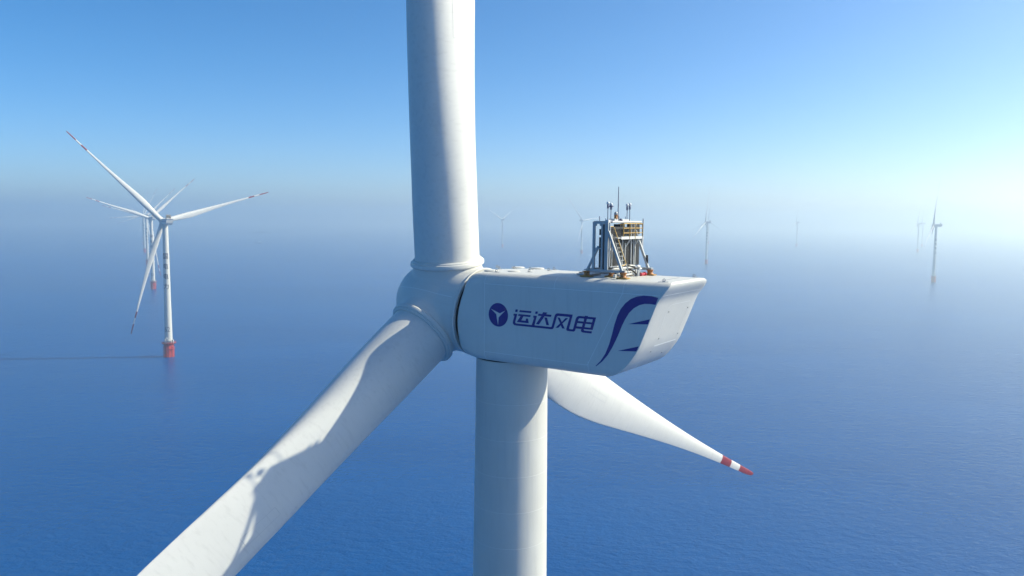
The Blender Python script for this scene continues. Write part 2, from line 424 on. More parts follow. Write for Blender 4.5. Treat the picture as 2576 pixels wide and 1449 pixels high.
        def tstrip(pts, w=.010, mi=1):
            P = [tpt(*p) for p in pts]
            for a, c in zip(P, P[1:]):
                d = (c-a).normalized(); n = Vector((.93, 0, -.36)); s = n.cross(d)*w
                b2.add([a-s, c-s, c+s, a+s], [(0, 1, 2, 3)], mi)
        tstrip([(-2.6, 1.94), (2.6, 1.94)])
        tstrip([(-.25, 1.9), (-.22, 1.6), (-.18, 1.38)])
        ht = [(-.62, -.9), (-.72, -.3), (-.86, .5), (-.95, 1.0), (-.9, 1.18), (-.75, 1.29), (-.55, 1.33), (1.75, 1.33), (1.92, 1.29), (1.98, 1.18), (2.0, .8), (2.05, .2), (2.1, -.4), (2.15, -.9)]
        tstrip(ht); tstrip([(-.66, -.92), (2.19, -.92)], .026)
        for y, z in ((-.68, .95), (1.9, .94), (-.55, -.52), (2.02, -.54), (-.64, -1.24), (1.36, -1.58)):
            p = tpt(y, z, .02); b2.box(p, (.03, .03, .05), 3, Matrix.Rotation(R(22), 3, 'Y'))
    return b2.mesh('nacelle', [M_white, M_seam, M_dark, M_steel], sharp=R(38))
ME_nac = nacelle_mesh(True)
ME_nac_far = nacelle_mesh(False)

# ---- markings on the flank (x along the flank, z up)
def fill_mesh(name, loops, mat, y, sign=-1):
    c = bpy.data.curves.new(name, 'CURVE'); c.dimensions = '2D'; c.fill_mode = 'BOTH'
    for lp in loops:
        s = c.splines.new('POLY'); s.points.add(len(lp)-1); s.use_cyclic_u = True
        for p, q in zip(s.points, lp): p.co = (q[0], q[1], 0, 1)
    t = bpy.data.objects.new('temporary', c); col.objects.link(t)
    dg = bpy.context.evaluated_depsgraph_get(); dg.update()
    me = bpy.data.meshes.new_from_object(t.evaluated_get(dg)); bpy.data.objects.remove(t)
    for v in me.vertices: v.co = Vector((v.co.x, y, v.co.y))
    bm = bmesh.new(); bm.from_mesh(me)
    for f in bm.faces:
        f.normal_update()
        if f.normal.y*sign < 0: f.normal_flip()
    bm.to_mesh(me); bm.free(); me.materials.clear(); me.materials.append(mat); return me
STAR = [(0.356, 0.552), (0.735, 0.418), (0.99, 0.331), (1.374, 0.52), (1.036, 0.212), (0.915, 0.094), (0.874, -0.359), (0.785, 0.039), (0.745, 0.267)]
DISC = [(.885 + .672*math.cos(2*pi*k/72), .237 + .672*math.sin(2*pi*k/72)) for k in range(72)]
LET = [[(2.068, 0.642), (2.224, 0.639), (2.189, 0.492), (2.026, 0.497)], [(2.35, 0.618), (3.123, 0.618), (3.1, 0.506), (2.308, 0.51)], [(2.263, 0.392), (3.077, 0.391), (3.05, 0.285), (2.598, 0.287), (2.458, 0.056), (2.745, 0.057), (2.768, 0.187), (2.899, 0.189), (2.956, -0.066), (2.153, -0.069), (2.398, 0.286), (2.239, 0.285)],
 [(1.937, 0.391), (2.183, 0.389), (2.052, -0.074), (2.063, -0.122), (2.114, -0.145), (3.152, -0.147), (3.296, 0.271), (3.237, 0.271), (3.25, 0.388), (3.481, 0.388), (3.331, -0.146), (4.394, -0.146), (4.434, -0.105), (4.604, 0.47), (4.647, 0.555), (4.727, 0.617), (4.828, 0.635), (5.732, 0.635), (5.705, 0.516), (5.526, -0.104), (5.526, -0.139), (5.563, -0.153), (5.734, -0.151), (5.767, -0.12), (5.913, 0.418), (5.976, 0.53), (6.079, 0.589), (6.176, 0.597), (6.453, .597), (6.466, .636), (6.652, .636), (6.641, .597), (7.13, 0.597), (7.092, 0.46), (6.939, -0.075), (6.41, -0.079), (6.418, -0.129), (6.477, -0.152), (6.899, -0.150), (6.876, -0.267), (6.356, -0.266), (6.275, -0.237), (6.241, -0.183), (6.255, -0.087), (5.923, -0.087), (5.893, -0.2), (5.851, -0.247), (5.786, -0.266), (5.423, -0.264), (5.356, -0.235), (5.345, -0.178), (5.541, 0.474), (5.507, 0.494), (4.83, 0.494), (4.773, 0.469), (4.741, 0.408), (4.565, -0.176), (4.515, -0.239), (4.437, -0.265), (2.127, -0.265), (1.981, -0.25), (1.896, -0.173), (1.888, -0.067), (1.993, 0.275), (1.92, 0.279)],
 [(3.39, 0.63), (3.543, 0.63), (3.514, 0.492), (3.357, 0.494)], [(3.866, 0.622), (4.142, 0.623), (4.082, 0.522), (4.417, 0.519), (4.385, 0.402), (3.973, 0.402), (3.617, -0.077), (3.418, -0.074), (3.766, 0.402), (3.55, 0.402), (3.577, 0.513), (3.816, 0.515)], [(3.961, 0.345), (4.129, 0.344), (4.27, -0.064), (4.091, -0.065)],
 [(4.785, 0.412), (4.933, 0.41), (5.065, .19), (5.293, 0.419), (5.449, 0.417), (5.105, .105), (5.254, -0.158), (5.087, -0.158), (5.002, -.005), (4.842, -0.155), (4.677, -0.158), (4.955, .105)]]
HOLES = [[(6.153, 0.478), (6.421, 0.478), (6.392, 0.322), (6.052, 0.322), (6.089, 0.433)], [(6.592, 0.481), (6.933, 0.481), (6.895, 0.318), (6.544, 0.318)], [(6.015, 0.21), (6.34, 0.21), (6.301, 0.036), (5.97, 0.036)], [(6.507, 0.211), (6.853, 0.211), (6.806, 0.03), (6.457, 0.03)]]
FIN = [(7.148, -1.948), (7.437, -1.65), (7.697, -1.256), (7.909, -0.749), (8.072, -0.172), (8.192, 0.319), (8.356, 0.81), (8.522, 1.139), (8.774, 1.454), (9.068, 1.69), (9.404, 1.841), (9.781, 1.912), (10.197, 1.913), (10.56, 1.85), (10.423, 1.491), (10.167, 1.514), (9.834, 1.498), (9.543, 1.411), (9.251, 1.234), (9.001, 0.979), (8.794, 0.648), (8.63, 0.317), (8.466, -0.095), (8.3, -0.469), (8.09, -0.891), (7.833, -1.321), (7.528, -1.68), (7.194, -1.963)]
TICKS = [[(8.96, 0.409), (10.134, 0.751), (10.05, 0.489)], [(8.401, -1.019), (9.566, -0.67), (9.458, -0.937)]]
YS = -(W2 + .006)
ME_emblem = fill_mesh('emblem', [DISC, STAR], M_blue, YS)
ME_letter = fill_mesh('lettering', LET + HOLES, M_blue, YS)
ME_finmark = fill_mesh('tail_marking', [FIN] + TICKS, M_blue, YS)

# ------------------------------------------------------------------ rotor (local x = blade at phase 0, z = backwards to the nacelle)
def hub_mesh():
    bm = bmesh.new()
    bmesh.ops.create_uvsphere(bm, u_segments=48, v_segments=32, radius=1)
    for v in bm.verts:
        z = v.co.z
        v.co = Vector((v.co.x*2.9, v.co.y*2.9, z*(3.75 if z < 0 else 2.6)))
    def cyl(r1, r2, d, M):
        bmesh.ops.create_cone(bm, cap_ends=True, segments=64, radius1=r1, radius2=r2, depth=d, matrix=M)
    cyl(2.72, 2.68, 2.5, Matrix.Translation((0, 0, 1.25)))
    for k in range(3):
        M = Matrix.Rotation(2*pi*k/3, 4, 'Z') @ Matrix.Rotation(pi/2 + CONE, 4, 'Y')
        cyl(2.35, 2.12, 2.85, M @ Matrix.Translation((0, 0, 1.425)))
    me = bpy.data.meshes.new('hub'); bm.to_mesh(me); bm.free(); me.materials.append(M_white)
    me = eval_mesh(me, [('REMESH', dict(mode='VOXEL', voxel_size=.09, use_smooth_shade=True)), ('SMOOTH', dict(factor=.5, iterations=26))])
    for p in me.polygons: p.use_smooth = True
    from mathutils.bvhtree import BVHTree
    bv = BVHTree.FromPolygons([v.co.copy() for v in me.vertices], [tuple(p.vertices) for p in me.polygons])
    b = MB(); b.v = [tuple(v.co) for v in me.vertices]; b.f = [tuple(p.vertices) for p in me.polygons]; b.m = [0]*len(b.f); b.sm = [True]*len(b.f)
    for ph in (60, 180, 300):
        prev = None
        for i in range(61):
            z = -3.2 + 5.3*i/60; d = Vector((math.cos(R(ph)), math.sin(R(ph)), 0)); side = Vector((-d.y, d.x, 0))*.012
            h, n, _, _ = bv.ray_cast(Vector((0, 0, z)), d)
            if h is None: prev = None; continue
            h = h + d*.006
            if prev is not None: b.add([prev-side, h-side, h+side, prev+side], [(0, 1, 2, 3)], 1)
            prev = h
    return b.mesh('hub', [M_white, M_seam])
ME_hub = hub_mesh()
def collar_mesh():
    b = MB()
    b.lathe([(2.05, 2.52), (2.24, 2.56), (2.31, 2.64), (2.31, 2.80), (2.27, 2.86), (2.19, 2.88), (2.19, 2.92), (2.14, 2.98), (2.0, 2.99)], 72, 0)
    return b.mesh('blade_collar', M_white, sharp=R(35))
ME_collar = collar_mesh()
def back_ring_mesh():
    b = MB(); b.lathe([(2.5, 2.28), (2.66, 2.30), (2.72, 2.36), (2.74, 2.47), (2.70, 2.52), (2.5, 2.52)], 72, 0, cap=False)
    return b.mesh('hub_back_ring', M_white, sharp=R(40))
ME_backring = back_ring_mesh()

STA = [ # r, chord, thickness ratio, twist(deg), LE offset fraction of chord
 (2.6, 4.06, 1.0, 22, .5), (6, 4.06, .98, 21, .49), (10, 4.18, .84, 19, .46), (14, 4.5, .66, 16.5, .42), (18, 4.82, .51, 14.5, .385), (22, 4.98, .42, 12.5, .36), (26, 4.82, .365, 11, .345), (30, 4.5, .33, 9.5, .335),
 (36, 3.92, .29, 8, .33), (44, 3.2, .26, 6.3, .33), (52, 2.56, .24, 5, .33), (60, 2.02, .22, 4, .33), (68, 1.62, .21, 3, .33), (76, 1.33, .20, 2.3, .33), (84, 1.12, .19, 1.7, .33), (90, .98, .18, 1.3, .33), (93.5, .87, .18, 1, .33), (95.5, .70, .18, 1, .34), (96.5, .46, .18, 1, .38), (97, .12, .2, 1, .5)]
def sta(r):
    for A, B in zip(STA, STA[1:]):
        if r <= B[0]:
            t = max(0, (r-A[0])/(B[0]-A[0])); return [a + (b-a)*t for a, b in zip(A, B)]
    return list(STA[-1])
PITCH = -1.0
def blade_mesh(fine=True):
    b = MB(); n = 48 if fine else 20
    B1, B2 = (77.5, 82.8), (88.0, 97.0)         # red bands
    rs = set(q[0] for q in STA) | {B1[0], B1[1], B2[0]}
    if fine: rs |= {2.6 + .9*i for i in range(1, 100)}
    rs = sorted(r for r in rs if r <= 97)
    rows = []
    def section(r):
        _, c, tr, tw, le = sta(r)
        if fine:  # ease the linear stations
            c = sum(sta(max(2.6, min(97, r+d)))[1] for d in ((-2, 0, 2) if 5 < r < 92 else (0,)))/(3 if 5 < r < 92 else 1)
            tr = sum(sta(max(2.6, min(97, r+d)))[2] for d in ((-2, 0, 2) if 5 < r < 92 else (0,)))/(3 if 5 < r < 92 else 1)
        tw = R(tw + PITCH)
        bl = min(1, max(0, (r-5)/17.0)); bl = bl*bl*(3-2*bl)
        row = []
        for k in range(n):
            th = 2*pi*k/n
            x = .5*(1-math.cos(th))                    # 0 leading edge .. 1 trailing edge
            yt = 5*(.2969*math.sqrt(max(x, 0)) - .126*x - .3516*x*x + .2843*x**3 - .1015*x**4)
            camb = .035*4*x*(1-x)*(1 if r > 15 else 0)*(1-tr)
            up = th < pi
            ya = (yt*tr*(1.12 if up else -.88) + camb)
            yc = .5*tr*math.sin(th)
            yy = ya*bl + yc*(1-bl)
            y = (le - x)*c; z = yy*c
            Y = y*math.cos(tw) + z*math.sin(tw); Z = -y*math.sin(tw) + z*math.cos(tw)
            bend = 5.0*((r-2.6)/94.4)**2
            row.append(Vector((r*math.cos(CONE) , Y, Z - r*math.sin(CONE) + bend)))
        return row
    rows = [section(r) for r in rs]
    V = [p for row in rows for p in row]
    for j in range(len(rows)-1):
        mid = (rs[j]+rs[j+1])/2; mi = 1 if (B1[0] < mid < B1[1] or B2[0] < mid) else 0
        o = len(b.v)
        b.add(rows[j]+rows[j+1], [(k, (k+1) % n, n+(k+1) % n, n+k) for k in range(n)], mi, True)
    b.add(rows[-1], [tuple(range(n))], 1)
    if fine:                                 # outlines of lifting and access marks on the suction side
        def pt(r, k):
            A = section(r); q = int(k); p = A[q].lerp(A[(q+1) % n], k-q)
            t1 = A[(q+1) % n]-A[q]; t2 = section(r+.1)[q]-A[q]; nn = t2.cross(t1).normalized()
            if nn.z < 0: nn = -nn
            return p + nn*.008
        for r0, r1, k0, k1 in ((16.2, 18.4, 11.0, 13.0), (24.0, 26.2, 11.5, 13.2), (26.2, 28.6, 11.5, 13.2)):
            loop = [(r0, k0), (r1, k0), (r1, k1), (r0, k1), (r0, k0)]
            for (ra, ka), (rb, kb) in zip(loop, loop[1:]):
                for q in range(6):
                    p1, p2 = pt(ra+(rb-ra)*q/6, ka+(kb-ka)*q/6), pt(ra+(rb-ra)*(q+1)/6, ka+(kb-ka)*(q+1)/6)
                    d = (p2-p1).normalized(); sd = d.cross(Vector((0, 0, 1))).normalized()*.009
                    b.add([p1-sd, p2-sd, p2+sd, p1+sd], [(0, 1, 2, 3)], 3)
    me = b.mesh('blade', [M_blade, M_redband, M_dark, M_galv])
    bm = bmesh.new(); bm.from_mesh(me); bmesh.ops.remove_doubles(bm, verts=bm.verts[:], dist=.0005); bmesh.ops.recalc_face_normals(bm, faces=bm.faces[:]); bm.to_mesh(me); bm.free()
    me.set_sharp_from_angle(angle=R(60))
    return me
ME_blade = blade_mesh(True); ME_blade_far = blade_mesh(False)

# ------------------------------------------------------------------ cooler rack on the roof (same local frame as the nacelle, z from mid height)
RZ = ZT + .02
def rack_parts():
    P = []            # (name, mesh)
    def put(name, b, mats, **k): P.append((name, b.mesh(name, mats, **k)))
    zt, zb = 5.54, 2.93
    xf, xm, xr = 6.32, 6.80, 7.12     # front posts, mid posts, rear posts
    fr = MB()
    for y in (-1.6, 1.66):
        fr.beam((xf, y, zb), (xf, y, zt), .11, .13, 0); fr.beam((xr, y, zb), (xr, y, zt), .09, .11, 0)
        fr.beam((xm, y, zb), (xm, y, zt), .08, .09, 0)
        fr.beam((xf-.06, y, zt-.055), (xr+.06, y, zt-.055), .15, .11, 0)
        fr.beam((xf, y, 4.13), (xm, y, 4.13), .07, .05, 0)
        for sx, sz in ((xf+.1, zt-.16), (xm-.09, zt-.16)):                # corner gussets of the end frame
            fr.box((sx, y, sz), (.1, .07, .1), 0, Matrix.Rotation(R(45), 3, 'Y'))
        fr.beam((5.9, y, RZ+.36), (8.2, y, RZ+.36), .13, .14, 0, bev=.02)     # floor beam
    for x in (xf, xr):
        fr.beam((x, -1.6, zb+.02), (x, 1.66, zb+.02), .10, .12, 0)
    fr.beam((5.95, -1.55, RZ+.40), (5.95, 1.6, RZ+.40), .08, .08, 0)
    for z in (5.22, 4.78, 4.0, 3.05): fr.beam((xr-.02, -1.55, z), (xr-.02, 1.62, z), .05, .12, 1)
    for y in (-.13, .05, .36): fr.beam((xr-.02, y, zb), (xr-.02, y, zt-.1), .06, .07, 1)
    put('rack_frame', fr, [M_frame, M_findark])
    for y in (-1.6, 1.66):              # braces: long one to the tail, short one forwards
        b = MB(); b.beam((7.17, y, 5.06), (8.02, y, RZ+.34), .14, .12, 0, bev=.015); b.box((8.08, y, RZ+.40), (.3, .26, .05), 0); put('brace', b, M_frame)
        b = MB(); b.beam((6.60, y, 4.25), (5.95, y, RZ+.36), .14, .11, 0, bev=.015); b.box((5.95, y, RZ+.39), (.28, .26, .05), 0); put('brace', b, M_frame)
    # radiator blocks, upper and lower banks
    for y0, y1, z0, z1 in ((-1.46, -.17, 4.84, 5.16), (-1.46, -.17, 3.12, 4.72), (.42, 1.50, 4.84, 5.16), (.42, 1.50, 3.12, 4.72), (1.80, 2.28, 4.84, 5.40), (1.80, 2.28, 3.12, 4.72)):
        b = MB(); b.box(((xf+xr)/2+.08, (y0+y1)/2, (z0+z1)/2), (.50, y1-y0, z1-z0), 1)
        n = int((y1-y0)/.045)
        for k in range(n):
            y = y0 + (k+.5)*(y1-y0)/n; b.box((xr-.035, y, (z0+z1)/2), (.10, .018, z1-z0-.04), 0)
        for q in (1/3, 2/3):
            b.box((xr+.005, y0+(y1-y0)*q, (z0+z1)/2), (.035, .05, z1-z0), 1)
        put('radiator', b, [M_fin, M_findark])
    b = MB()                              # header tanks, dark, between and beside the banks
    for y in (-1.5, -.1, .35, 1.54, 1.76): b.beam((xr-.22, y, zb+.1), (xr-.22, y, zt-.12), .12, .34, 0)
    put('header_tank', b, M_findark)
    b = MB(); b.box((7.0, -1.55, 4.25), (.14, .03, 2.45), 0); put('side_cover', b, M_galv)      # of the near end
    # roof of the rack: tubes and small boxes
    b = MB()
    b.tube([(xr+.02, -1.2, zt), (xr+.02, 2.38, zt)], .065, 0, 10); b.tube([(xf, -1.6, zt), (xf, 2.3, zt)], .05, 0, 10)
    b.box((6.72, .37, zt+.03), (.7, 3.9, .045), 0); b.box((6.95, -.62, zt+.11), (.35, .42, .12), 0, None, .02); b.box((7.0, .45, zt+.10), (.3, .8, .09), 0, None, .02)
    b.box((7.08, -1.52, zt+.04), (.2, .26, .16), 0, None, .02); b.box((6.8, 1.2, zt+.09), (.3, .5, .08), 0, None, .02)
    put('rack_top', b, M_pipe)
    b = MB(); b.tube([(7.05, -.45, zt+.1), (7.05, -.45, zt+.26), (7.05, -.38, zt+.33), (7.05, -.27, zt+.33), (7.05, -.2, zt+.26), (7.05, -.2, zt+.05)], .035, 0, 8); put('pipe_bow', b, M_steel)
    b = MB(); b.lathe([(.09, 0), (.1, .03), (.1, .1), (.02, .14)], 14, 0, M=Matrix.Translation((7.1, -.05, zt+.05))); put('junction_cap', b, M_purple)
    # platform with yellow rail
    b = MB(); b.box((7.31, .42, 4.69), (.36, 3.12, .04), 0); b.beam((7.5, -.78, 4.69), (7.5, 2.0, 4.69), .04, .15, 0)
    for y in (.45, 1.5): b.beam((7.14, y, 4.15), (7.46, y, 4.62), .04, .07, 0)
    b.beam((7.20, 1.66, 4.98), (7.46, 1.66, 4.30), .05, .14, 0)
    put('service_platform', b, M_pipe)
    b = MB(); x = 7.5; r = .026
    y0, y1, zr = -.50, 1.84, 5.46
    b.tube([(x, y0, 4.74), (x, y0, zr-.05), (x, y0+.05, zr), (x, y1-.05, zr), (x, y1, zr-.05), (x, y1, 4.74)], r, 0, 8)
    for z in (5.21, 4.95): b.tube([(x, y0, z), (x, y1+.06, z)], r*.9, 0, 8)
    for y in (.21, .89): b.tube([(x+.02, y, 4.62), (x+.02, y, zr)], r*.9, 0, 8)
    b.tube([(7.18, y0+.02, zr-.04), (x, y0, zr-.04)], r*.9, 0, 8); b.tube([(7.18, y1, zr-.04), (x, y1, zr-.04)], r*.9, 0, 8); b.tube([(7.18, y1, 5.2), (x, y1, 5.2)], r*.8, 0, 8)
    put('guard_rail', b, M_yellow)
    b = MB(); b.tube([(x+.03, y1+.03, 4.0), (x+.03, y1+.03, 5.70)], .032, 0, 8); b.box((7.47, y1-.03, 4.32), (.16, .05, .62), 0); put('corner_post', b, M_pipe)
    b = MB()
    for y in (-1.02, -.50): b.tube([(7.22, y, 4.66), (7.86, y, RZ+.2)], .024, 0, 8)
    for k in range(8):
        t = k/8; b.tube([(7.22+.6*t, -1.02, 4.6-1.75*t), (7.22+.6*t, -.50, 4.6-1.75*t)], .014, 0, 6)
    put('ladder', b, M_frame)
    b = MB(); b.tube([(7.14, -1.34, 5.28), (7.14, -1.06, 5.30), (7.2, -1.02, 5.24), (7.9, -.95, 3.36), (7.9, -1.0, 3.30), (7.84, -1.3, 3.24)], .026, 0, 8)
    b.tube([(7.18, -1.2, 4.68), (7.18, -.2, 4.66)], .03, 0, 8)
    put('handrail', b, M_yellow)
    # pipes
    def pipe(pts, r, mat=M_pipe, name='pipe'):
        b = MB(); b.tube(pts, r, 0, 10); put(name, b, mat)
    pipe([(7.2, -1.50, 5.5), (7.2, -1.50, 3.2), (7.24, -1.46, 3.16), (7.3, .6, 3.16)], .038)
    pipe([(7.3, -1.38, RZ+.25), (7.3, -1.38, 3.0), (7.34, -1.32, 3.06), (7.45, .7, 3.06)], .05)
    pipe([(7.5, -1.1, RZ+.22), (7.5, 1.5, RZ+.22)], .075)
    pipe([(7.75, -.9, RZ+.14), (7.75, 1.0, RZ+.14)], .05)
    pipe([(7.2, .02, 4.6), (7.2, .02, 3.1)], .03); pipe([(7.22, .30, 4.4), (7.22, .30, 3.1)], .03); pipe([(7.2, -1.24, 4.9), (7.2, -1.24, 3.1)], .028)
    pipe([(7.2, 1.06, 5.42), (7.2, 1.06, 3.02)], .038); pipe([(7.18, 1.42, 5.4), (7.18, 1.42, 3.0)], .03)
    pipe([(7.35, .1, 3.18), (7.5, .75, 3.16), (7.62, .82, 3.1), (7.66, .82, RZ+.02)], .045)
    pipe([(7.35, .75, 3.08), (7.42, 1.75, 3.06)], .085); pipe([(7.9, .7, RZ), (7.9, .7, 2.98), (7.9, .78, 3.02), (7.9, .95, 3.0)], .055); pipe([(7.95, .42, RZ), (7.95, .42, 2.95)], .05)
    pipe([(7.9, 1.66, 3.72), (7.92, 1.67, 3.4), (7.9, 1.65, 3.08)], .06, M_hose, 'hose'); pipe([(7.45, .15, 3.2), (7.65, .4, 3.12), (7.8, .55, 3.02)], .04, M_hose, 'hose'); pipe([(7.7, .05, 2.98), (7.85, .2, 2.86), (7.95, .3, 2.72)], .05, M_hose, 'hose')
    b = MB(); b.tube([(7.97, .75, RZ+.09), (7.97, 1.25, RZ+.09)], .085, 0, 12); b.tube([(7.97, .70, RZ+.09), (7.97, .76, RZ+.09)], .11, 0, 12); b.tube([(7.97, 1.2, RZ+.09), (7.97, 1.3, RZ+.09)], .115, 0, 12); put('valve', b, M_extred)
    for x, y in ((7.85, .5), (7.92, .86), (7.55, -.35), (7.7, 1.5), (7.45, -1.3)):
        b = MB(); b.box((x, y, RZ+.10), (.16, .2, .18), 0, None, .03); put('pipe_clamp', b, M_galv)
    for x, y, z in ((7.2, -1.5, 4.9), (7.2, -1.5, 4.1), (7.2, 1.06, 4.4)):
        b = MB(); b.box((x, y, z), (.1, .1, .09), 0); put('pipe_clamp', b, M_galv)
    # mounts
    for x, y in ((8.12, -1.68), (8.09, 1.70), (5.94, -1.64), (5.94, 1.66), (7.08, -.98), (7.1, .88)):
        b = MB(); b.box((x, y, RZ+.035), (.62, .46, .06), 1, None, .015); b.lathe([(.21, .06), (.21, .1), (.15, .12), (.15, .24), (.19, .26), (.19, .32)], 20, 0, M=Matrix.Translation((x, y, RZ)))
        put('foot_mount', b, [M_orange, M_ochre])
    b = MB(); b.box((4.9, 1.5, RZ+.06), (1.5, 1.0, .1), 0, None, .03); b.box((5.5, -.6, RZ+.07), (.9, 1.2, .09), 1, None, .02); b.tube([(4.3, .4, RZ+.05), (5.0, .9, RZ+.07), (5.7, .8, RZ+.1), (6.2, .5, RZ+.12)], .035, 2, 8)
    put('roof_hatch', b, [M_galv, M_frame, M_steel])
    # sensors on masts, lightning rod, corner rods, beacon
    for y, h, k in ((-1.84, .72, 0), (-1.43, .66, 1), (.80, .66, 0), (1.17, .70, 0)):
        b = MB(); b.tube([(7.1, y*.86, zt), (7.1, y*.86, zt+h)], .022, 0, 8); b.lathe([(.07, 0), (.05, .08), (.02, .1)], 12, 0, M=Matrix.Translation((7.1, y*.86, zt))); b.lathe([(.03, h-.02), (.055, h), (.055, h+.18), (.03, h+.2)], 12, 0, M=Matrix.Translation((7.1, y*.86, zt)))
        if k: b.lathe([(.04, h+.1), (.13, h+.14), (.13, h+.2), (.0, h+.2)], 16, 0, M=Matrix.Translation((7.1, y*.86, zt)))
        b.lathe([(.0, h+.2), (.075, h+.2), (.085, h+.26), (.06, h+.33), (.0, h+.35)], 12, 1, M=Matrix.Translation((7.1, y*.86, zt)))
        put('sensor_mast', b, [M_purple, M_sensor])
    b = MB(); b.tube([(7.1, -.40, zt), (7.1, -.40, zt+1.0), (7.1, -.40, zt+1.88)], [.03, .026, .02], 0, 8); put('lightning_rod', b, M_purple)
    for x, y, h in ((xf+.28, -1.55, .30), (7.0, -1.62, .18), (6.6, 1.5, .3), (7.6, 1.68, .2)):
        b = MB(); b.tube([(x, y, zt-.1), (x, y, zt+h)], .018, 0, 6); put('corner_rod', b, M_purple)
    b = MB(); b.lathe([(.10, 0), (.10, .05), (.085, .06), (.095, .22)], 16, 0, M=Matrix.Translation((7.08, -.62, zt+.17))); b.lathe([(.095, .22), (.1, .3), (.06, .36), (0, .38)], 16, 1, M=Matrix.Translation((7.08, -.62, zt+.17))); put('beacon', b, [M_orange, M_steel])
    return P
RACK = rack_parts()
def joined(parts, name):
    """the same rack as one mesh, for turbines so far off that its parts cannot be told apart"""
    b = MB(); mats = []
    for _, me in parts:
        for mt in me.materials:
            if mt not in mats: mats.append(mt)
        o = len(b.v); b.v += [tuple(v.co) for v in me.vertices]
        for p in me.polygons:
            b.f.append(tuple(i+o for i in p.vertices)); b.m.append(mats.index(me.materials[p.material_index])); b.sm.append(p.use_smooth)
    return b.mesh(name, mats)
ME_rack_far = joined(RACK, 'cooler_rack')

# roof fittings of the near nacelle
def lid_mesh(r, h=.07):
    b = MB(); b.lathe([(r+.03, 0), (r+.03, .02), (r, .025), (r, h-.02), (r-.03, h), (0, h+.012)], 40, 0); return b.mesh('vent_lid', M_white, sharp=R(40))
def eye_mesh():
    b = MB(); b.box((0, 0, .02), (.16, .10, .04), 0, None, .01); b.tube([(.07*math.cos(t), 0, .09 + .06*math.sin(t)) for t in [2*pi*k/12 for k in range(13)]], .018, 1, 6, cap=False); b.box((.16, .02, .015), (.14, .08, .02), 0)
    return b.mesh('lifting_eye', [M_galv, M_steel])
ME_lid, ME_lid_small, ME_eye = lid_mesh(.40), lid_mesh(.34, .06), eye_mesh()

# ------------------------------------------------------------------ assemble a turbine
def rotor_matrix(yaw_m, phase):
    # columns: e1 (far side, +y local), U, back
    A = Vector((-math.cos(TILT), 0, math.sin(TILT))); e1 = Vector((0, 1, 0)); back = -A; U = back.cross(e1)
    M = Matrix((e1, U, back)).transposed().to_4x4()
    return yaw_m @ Matrix.Translation((-HUBX, 0, HUBZ)) @ M @ Matrix.Rotation(phase, 4, 'Z')
def turbine(x, y, yaw, phase, label, group=None, near=False, number=None, pitch=0.0):
    root = bpy.data.objects.new('wind_turbine', None); col.objects.link(root); root.location = (x, y, 0)
    tag(root, label, 'wind turbine', group)
    tw = obj('tower', ME_tower, root)
    for me in ME_chars: obj('lettering', me, tw)
    if number: obj('number', wrapped_text(number, 4.2, 23.0, AZ_TXT + R(4), name='tower_number', width=4.4), tw)
    obj('yaw_ring', ME_yaw, root)
    fd = obj('foundation', ME_tp, root)
    obj('work_platform', ME_plat, fd); obj('boat_landing', ME_land, fd); obj('davit', ME_crane, fd); obj('cabinet', ME_cab, fd)
    Y = Matrix.Translation((0, 0, ZC)) @ Matrix.Rotation(yaw - pi/2, 4, 'Z')
    nac = obj('nacelle', ME_nac if near else ME_nac_far, root, Y)
    obj('emblem', ME_emblem, nac); obj('lettering', ME_letter, nac); obj('tail_marking', ME_finmark, nac)
    if near:
        for px, py, big in ((-.50, -1.50, 1), (.78, -1.02, 0), (.46, 2.02, 1), (-.95, 1.95, 1)):
            obj('vent_lid', ME_lid if big else ME_lid_small, nac, Matrix.Translation((px, py, ZT+.012)))
        for px, py in ((.27, -2.05), (-1.14, .19), (-.62, 1.05), (1.71, -.83), (.54, 1.07), (1.91, .98), (1.63, 2.05), (-2.0, 1.17), (10.55, -2.02), (10.5, 2.12)):
            obj('lifting_eye', ME_eye, nac, Matrix.Translation((px, py, ZT+.015)))
        b = MB()
        for q in range(12):
            t0, t1 = q/12, (q+1)/12
            f = lambda t: Vector((10.36 - .25*math.sin(t*pi/2), -2.3 + 3.3*t, ZT+.03))
            b.beam(f(t0), f(t1), .02, .01, 0)
        obj('roof_cable', b.mesh('roof_cable', M_purple), nac)
        rk = obj('cooler_rack', RACK[0][1], root, Y)
        for nm, me in RACK[1:]: obj(nm, me, rk)
    else:
        obj('cooler_rack', ME_rack_far, root, Y)
    Rm = rotor_matrix(Y, phase)
    hub = obj('hub', ME_hub, root, Rm)
    obj('back_ring', ME_backring, hub)
    for k in range(3):
        Rk = Matrix.Rotation(2*pi*k/3, 4, 'Z')
        obj('blade_collar', ME_collar, hub, Rk @ Matrix.Rotation(pi/2 + CONE, 4, 'Y'))
        Pm = Matrix.Rotation(CONE, 4, 'Y') @ Matrix.Rotation(pitch, 4, 'X') @ Matrix.Rotation(-CONE, 4, 'Y')
        obj('blade', ME_blade if near else ME_blade_far, root, Rm @ Rk @ Pm)
    return root

